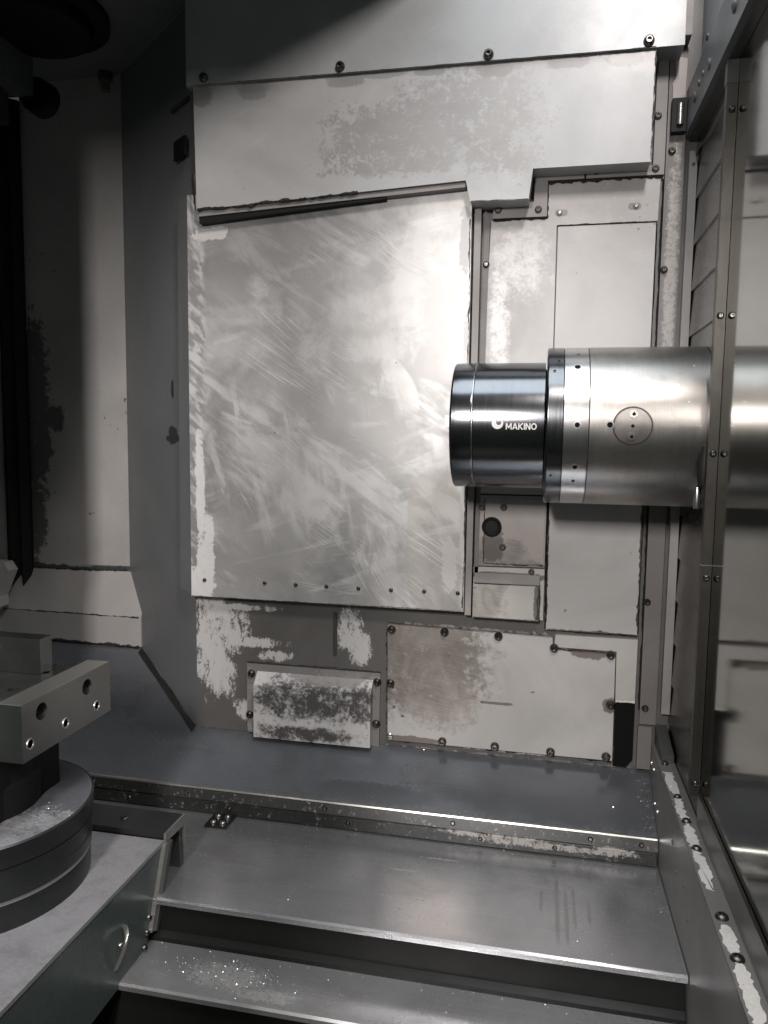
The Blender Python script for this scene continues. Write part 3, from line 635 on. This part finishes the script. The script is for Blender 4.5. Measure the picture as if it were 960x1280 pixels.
# ------------------------------------------------------------------ spindle
AY, AZ = -.135, 1.0245
RB, RN = .1285, .1050
sp = empty('spindle', 'horizontal machine spindle, dark chrome nose on a brushed steel body', 'spindle')
def cyl(name, prof, mat, parent=sp): return link(name, lathe(prof, 'x', 128, (AY, AZ), 28), mat, parent)
nose = cyl('nose', [(-.150, 0), (-.150, .1025), (-.1492, .1040), (-.1480, RN - .0003), (-.1465, RN - .0002), (-.1300, RN), (-.1170, RN), (-.1155, RN), (-.1145, RN - .0005), (-.1135, RN), (-.1120, RN), (-.060, RN), (-.0035, RN), (-.002, RN), (-.002, .095), (.003, .09), (.003, 0)], 'nose')
cyl('nose_groove', [(-.1148, RN - .0008), (-.1148, RN + .00015), (-.1141, RN + .00015), (-.1141, RN - .0008)], 'boltb', nose)
fg = cyl('flange', [(.000, 0), (.000, RB - .003), (.002, RB - .0005), (.003, RB), (.0042, RB), (.0245, RB), (.0255, RB), (.0262, RB - .001), (.0262, 0)], 'flange')
rg_ = cyl('ring', [(.0265, 0), (.0265, RB - .001), (.0272, RB), (.0285, RB), (.0622, RB), (.0635, RB), (.0642, RB - .001), (.0642, 0)], 'ring')
body = cyl('body', [(.0646, 0), (.0646, RB - .001), (.0654, RB), (.067, RB), (.15, RB), (XM - .003, RB), (XM - .001, RB), (XM - .001, 0)], 'body')
link('drive_key', box(-.1585, -.1495, AY - .090, AY - .072, AZ - .004, AZ + .014, .001), 'boltb', nose)

def wrap(me, r):
    for v in me.vertices:
        u, h, s = v.co.x, v.co.y, v.co.z      # along, height off the surface (negative y), round the barrel
        a = s / r; rr = r - h
        v.co = (u, AY - rr * math.cos(a), AZ + rr * math.sin(a))
    me.update(); return me
def disc(cx, cz, r, h0, h1, seg=32, rin=0.0):
    bm = bmesh.new()
    if rin: prof = [(-h0, rin), (-h1, rin), (-h1, r), (-h0, r), (-h0, rin)]
    else: prof = [(-h0, r), (-h1, r), (-h1, r * .66), (-h1, r * .33), (-h1, 0)]
    bm.free(); return lathe(prof, 'y', seg, (cx, cz), 30)
# round inspection cover on the body
cv = link('round_cover', wrap(disc(.127, -.001, .0265, -.001, .0009, 48), RB), 'cover_disc', body)
link('cover_gap', wrap(disc(.127, -.001, .0292, -.0005, .0004, 48, .0260), RB), 'groove', body)
for s in (.0165, -.0165):
    link('cover_screw', wrap(disc(.128 if s > 0 else .126, s, .0058, .0005, .0026, 20), RB), 'boltb', body)
    link('cover_socket', wrap(disc(.128 if s > 0 else .126, s, .0028, .0008, .0028, 6), RB), 'hole', body)
link('cover_port', wrap(disc(.127, -.001, .0026, .0004, .0012, 16), RB), 'hole', body)
def setscrew(x, s, r, rad, parent, name='set_screw', rim='boltb'):
    link(name + '_rim', wrap(disc(x, s, r, -.0008, .0005, 20, r * .68), rad), rim, parent)
    link(name, wrap(disc(x, s, r * .70, -.0006, .00015, 16), rad), 'hole', parent)
setscrew(.0945, .0005, .0062, RB, body, 'port')
asz = lambda dz, r: r * math.asin(max(-1, min(1, dz / r)))
for (x, dz, r) in ((.046, .089, .0068), (.047, .0, .0058), (.0465, -.064, .0052), (.045, -.086, .0040), (.0475, .112, .0026)):
    setscrew(x, asz(dz, RB), r, RB, rg_)
for (x, dz, r) in ((.0115, .083, .0032), (.0105, -.078, .0026), (.018, .10, .002)):
    setscrew(x, asz(dz, RB), r, RB, fg, rim='flange')
for (x, dz, r) in ((-.1255, .042, .0026), (-.127, -.042, .0022), (-.116, -.066, .0032)):
    setscrew(x, asz(dz, RN - .001), r, RN - .0008, nose, rim='nose')
for (x, dz) in ((.190, .06), (.215, .09), (.205, .035), (.222, .0)):
    link('water_drop', wrap(disc(x, asz(dz, RB), .0013, -.0005, .0008, 8), RB), 'chip', body)
# etched emblem and maker's lettering
bm = bmesh.new(); LW = .00175; LH = .0098; hgt = .0005
def stroke(x0, z0, x1, z1, wd=LW):
    global hgt
    hgt += .00002; a = Vector((x0, z0)); b = Vector((x1, z1)); d = (b - a).normalized() * 0.0; nn = Vector((-(b - a).y, (b - a).x)).normalized() * wd / 2
    bm.faces.new([bm.verts.new((p.x, -hgt, p.y)) for p in (a + nn, a - nn, b - nn, b + nn)])
def letter(ch, x, w_):
    l, r_, c_, h_ = x + LW / 2, x + w_ - LW / 2, x + w_ / 2, LH
    if ch == 'M': stroke(l, 0, l, h_); stroke(r_, 0, r_, h_); stroke(l, h_, c_, .0022); stroke(r_, h_, c_, .0022)
    if ch == 'A': stroke(l, 0, c_, h_); stroke(r_, 0, c_, h_); stroke(l + .0014, .0028, r_ - .0014, .0028, .0014)
    if ch == 'K': stroke(l, 0, l, h_); stroke(l, .0040, r_, h_); stroke(l + .0012, .0052, r_, 0)
    if ch == 'I': stroke(c_, 0, c_, h_)
    if ch == 'N': stroke(l, 0, l, h_); stroke(r_, 0, r_, h_); stroke(l, h_, r_, 0)
    if ch == 'O':
        k = 24; o_ = [bm.verts.new((c_ + w_ / 2 * math.cos(2 * math.pi * q / k), -.0005, h_ / 2 + (h_ / 2 + .0002) * math.sin(2 * math.pi * q / k))) for q in range(k)]
        i_ = [bm.verts.new((c_ + (w_ / 2 - LW) * math.cos(2 * math.pi * q / k), -.0005, h_ / 2 + (h_ / 2 - LW * .9) * math.sin(2 * math.pi * q / k))) for q in range(k)]
        for q in range(k): bm.faces.new((o_[q], o_[(q + 1) % k], i_[(q + 1) % k], i_[q]))
x = -.0605
for ch, w_ in (('M', .0092), ('A', .0084), ('K', .0078), ('I', .0018), ('N', .0076), ('O', .0088)):
    letter(ch, x, w_); x += w_ + .0008
for v in bm.verts: v.co.z -= .0075
me = bpy.data.meshes.new('lettering'); bm.to_mesh(me); bm.free()
link('maker_lettering', wrap(me, RN), 'mark', nose)
bm = bmesh.new(); n = 40; oc, ic = [], []
for k in range(n):
    a = 2 * math.pi * k / n
    oc.append(bm.verts.new((-.0735 + .0090 * math.cos(a), -.0006, .0020 + .0090 * math.sin(a))))
    ic.append(bm.verts.new((-.0715 + .0042 * math.cos(a), -.0006, .0042 + .0050 * math.sin(a))))
for k in range(n): bm.faces.new((oc[k], oc[(k + 1) % n], ic[(k + 1) % n], ic[k]))
tail = [bm.verts.new(v) for v in ((-.0695, -.0006, .0108), (-.0640, -.0006, .0112), (-.0655, -.0006, .0085), (-.0672, -.0006, .0052))]
bm.faces.new(tail)
link('maker_emblem', wrap(finish(bm, 'emblem'), RN), 'mark', nose)
nz = empty('coolant_nozzle', 'small bright nozzle with black hose beside the spindle and post', 'nozzle')
link('nozzle', lathe([(.900, 0), (.900, .005), (.905, .0058), (.935, .0052), (.938, .004), (.938, 0)], 'z', 16, (.2300, -.220)), 'boltb', nz)
link('hose', lathe([(.938, .0), (.938, .0085), (.95, .011), (.972, .010), (.985, .0068), (.995, .005), (.995, 0)], 'z', 16, (.2310, -.262)), 'black', nz)
link('clip', box(.2290, XM - .0015, -.268, -.216, .932, .940, .001), 'black', nz)

# ------------------------------------------------------------------ saddle, rotary table, fixture at the left
sa = empty('table_saddle', 'grey saddle box with pale top carrying the round table', 'saddle')
SX = -.576
link('side_face', prism([(-.388, .3515), (-.95, .3515), (-.95, .12), (-.60, .205), (-.447, .207)], SX - .006, SX, 'x', .001), 'saddle_face', sa)
link('top_plate', box(-1.25, SX + .001, -.95, -.386, .350, .356, .001), 'saddle_top', sa)
link('rear_face', prism([(-.382, .3495), (-.388, .3495), (-.447, .207), (-.441, .207)], -1.25, SX - .0065, 'x', 0), 'saddle_face', sa)
link('trim_strip', prism([(-.384, .352), (-.392, .352), (-.440, .236), (-.432, .234)], SX + .0002, SX + .007, 'x', .0008), 'machined_edge', sa)
link('trim_edge', prism([(-.374, .352), (-.3838, .352), (-.4318, .234), (-.424, .230)], SX - .004, SX + .010, 'x', .0008), 'dark', sa)
for (y, z) in ((-.437, .242), (-.445, .222), (-.43, .262)): bolt_at(sa, (SX + .0002, y - .006, z - .004), (1, 0, 0), 'bolt', .0055, .004)
# lifting hook on the side face
bm = bmesh.new(); prev = None
for i in range(13):
    t_ = i / 12; a = math.pi * .55 * t_
    c0 = Vector((SX + .002 + .014 * math.sin(math.pi * min(1, t_ * 1.0)), -.508 - .026 * math.sin(a), .292 - .050 * t_ ** 1.2 + .012 * math.sin(math.pi * t_)))
    ring = [bm.verts.new(c0 + Vector((.0032 * math.cos(b), .0032 * math.sin(b), .0010 * math.cos(b)))) for b in [j * math.pi / 4 for j in range(8)]]
    if prev:
        for j in range(8): bm.faces.new((prev[j], prev[(j + 1) % 8], ring[(j + 1) % 8], ring[j]))
    prev = ring
link('lifting_hook', finish(bm, 'hook', smooth=60), 'machined_edge', sa)
bolt_at(sa, (SX + .0002, -.518, .268), (1, 0, 0), 'boltb', .004, .004)
bs = empty('bridge_plate', 'flat dark plate with two holes bridging the saddle and edge strip', 'plate')
link('plate', box(-1.10, -.576, -.384, -.318, .357, .366, .001), 'table_side', bs)
link('end_strip', prism([(-.318, .367), (-.386, .367), (-.386, .353), (-.325, .350), (-.322, .300), (-.318, .298)], -.5755, -.572, 'x', .0006), 'machined_edge', bs)
link('leg', box(-1.10, -.5765, -.332, -.3185, .276, .3565, .001), 'dark', bs)
for (x, y) in ((-.665, -.352), (-.735, -.345)): bolt_at(bs, (x, y, .366), (0, 0, 1), 'bolt', .0065, .002)
cb = tag(link('clamp_block', prism([(-.72, .357), (-.80, .357), (-.80, .395), (-.74, .395), (-.728, .385)], -.70, -.640, 'x', .003), 'dark'),
    'dark chamfered clamp block on the near corner of the saddle top', 'block')
TC = (-.782, -.545)
rt = empty('rotary_table', 'dark round rotary table with pale rim on the saddle', 'rotary table')
link('base_ring', lathe([(.356, 0), (.356, .151), (.392, .1515), (.393, .1510)], 'z', 128, TC), 'table_side', rt)
link('bright_groove', lathe([(.393, .1525), (.3965, .1530), (.3985, .1520)], 'z', 128, TC), 'machined_edge', rt)
link('middle_ring', lathe([(.3985, .1530), (.4150, .1542), (.4152, .1532), (.4420, .1555), (.4425, .151)], 'z', 128, TC), 'table_side', rt)
link('top_ring', lathe([(.4430, .1530), (.4440, .1560), (.4715, .1575), (.4732, .1560), (.4732, .1230), (.4728, 0)], 'z', 128, TC), 'table_side', rt)
link('top_face', lathe([(.4730, .1555), (.4738, .1550), (.4738, .0800), (.4730, .0795)], 'z', 128, TC), 'table_top', rt)
link('rim_edge', lathe([(.4700, .1572), (.4722, .15785), (.4742, .1560), (.4737, .1545)], 'z', 128, TC), 'table_side', rt)
link('pedestal', box(-.96, -.7055, -.665, -.462, .4742, .5862, .003), 'black', rt)
link('neck', lathe([(.4740, .086), (.5150, .086), (.5200, .080), (.5850, .078), (.5860, 0)], 'z', 64, TC), 'black', rt)

fx = empty('fixture_block', 'machined steel fixture plate with bored edge bar above the table', 'fixture')
FX = -.6235
def bore(x, y, z, r, axis, depth):
    o = link('cutter', lathe([(x - depth, 0), (x - depth, r), (x + .01, r), (x + .01, 0)], 'x', 32, (y, z)) if axis == 'x' else lathe([(z - depth, 0), (z - depth, r), (z + .01, r), (z + .01, 0)], 'z', 32, (x, y)), 'hole')
    return o
bar = link('edge_bar', box(FX - .036, FX, -.648, -.452, .590, .664, .0016), 'machined', fx)
boolean(bar, [bore(FX, -.510, .6445, .0112, 'x', .025), bore(FX, -.610, .6445, .0112, 'x', .025), bore(FX, -.488, .6095, .0052, 'x', .02), bore(FX, -.561, .6105, .0052, 'x', .02), bore(FX, -.634, .6105, .0052, 'x', .02)])
for y, zz in ((-.488, .6095), (-.561, .6105), (-.634, .6105)):
    o = link('socket_ring', lathe([(FX - .0005, .0052), (FX + .0012, .0056), (FX + .0014, .0072), (FX - .0005, .0078)], 'x', 24, (y, zz)), 'machined_edge', fx)
    link('socket_screw', lathe([(FX - .012, 0), (FX - .012, .0050), (FX - .009, .0050), (FX - .009, .0025), (FX - .011, .0024)], 'x', 12, (y, zz)), 'boltb', fx)
link('edge_highlight', prism([(-.648, .6642), (-.452, .6642), (-.4535, .6650), (-.6465, .6650)], FX - .035, FX - .001, 'x', 0), 'machined_edge', fx)
plt = link('base_plate', box(-.98, FX - .0365, -.648, -.400, .588, .6350, .0016), 'machined_dark', fx)
boolean(plt, [bore(-.742, -.440, .635, .0075, 'z', .02), bore(-.735, -.520, .635, .0085, 'z', .02), bore(-.82, -.56, .635, .0085, 'z', .02)])
rb = link('rear_bar', box(-.95, -.7400, -.452, -.424, .6354, .6900, .0018), 'machined', fx)
boolean(rb, [link('cutter', lathe([(-.47, 0), (-.47, .0085), (-.44, .0085), (-.44, 0)], 'y', 24, (-.818, .672)), 'hole')])
link('under_plate', box(-.96, FX - .030, -.640, -.456, .5865, .5895, 0), 'black', fx)

# ------------------------------------------------------------------ loose swarf: bright crumbs of metal on floor, ledges and table
bm = bmesh.new()
def crumb(x, y, z, s):
    vs = [bm.verts.new((x + random.uniform(-s, s), y + random.uniform(-s, s), z + random.uniform(0, s * .9))) for _ in range(4)]
    for a, b, c in ((0, 1, 2), (0, 2, 3), (0, 3, 1), (1, 3, 2)): bm.faces.new((vs[a], vs[b], vs[c]))
def slope(y): return .318 + (y + .128) * (.383 - .318) / .136
for _ in range(60):
    y = random.uniform(-.12, 0); crumb(random.uniform(-.9, .2), y, slope(y), random.uniform(.0006, .0018))
for _ in range(50): crumb(random.uniform(-.65, .2), random.gauss(-.004, .004), .384, random.uniform(.0008, .002))
for _ in range(60): y = random.uniform(-.41, -.15); crumb(random.uniform(-.56, .2), y, .272 + (-.10 - y) * .03125, random.uniform(.0005, .0014))
for _ in range(700):
    x = random.gauss(-.43, .05); y = random.gauss(-.475, .02)
    if -.52 < y < -.43: crumb(x, y, .2145, random.uniform(.0005, .0016))
for _ in range(90): crumb(random.uniform(-.56, .2), random.uniform(-.515, -.43), .2142, random.uniform(.0005, .0016))
for _ in range(90):
    y = random.uniform(-.12, .0); crumb(random.gauss(.200, .008), y, slope(y), random.uniform(.0010, .0026))
for _ in range(40): crumb(random.uniform(-.57, -.54), random.uniform(-.42, -.2), .2795, random.uniform(.0006, .0014))
for _ in range(150):
    a = random.uniform(-1.3, .3); r_ = random.uniform(.095, .154); crumb(TC[0] + r_ * math.cos(a), TC[1] + r_ * math.sin(a), .4735, random.uniform(.0005, .0014))
for _ in range(40): crumb(random.uniform(GX, GX + .02), random.uniform(-.7, -.05), .439, random.uniform(.0006, .0016))
for _ in range(120): crumb(random.uniform(-.56, .2), random.gauss(-.434, .004), .2152, random.uniform(.0006, .0018))
for _ in range(140): crumb(random.uniform(-.55, .2) ** 1, random.gauss(-.149, .004), .2737, random.uniform(.0005, .0016))
for _ in range(70): crumb(random.gauss(.205, .005), random.uniform(-.41, -.15), .2775, random.uniform(.0006, .0018))
swarf = link('metal_chips', finish(bm, 'swarf'), 'chip'); swarf['kind'] = 'stuff'
swarf['label'] = 'scattered bright metal chips on the floor and table'; swarf['category'] = 'metal chips'
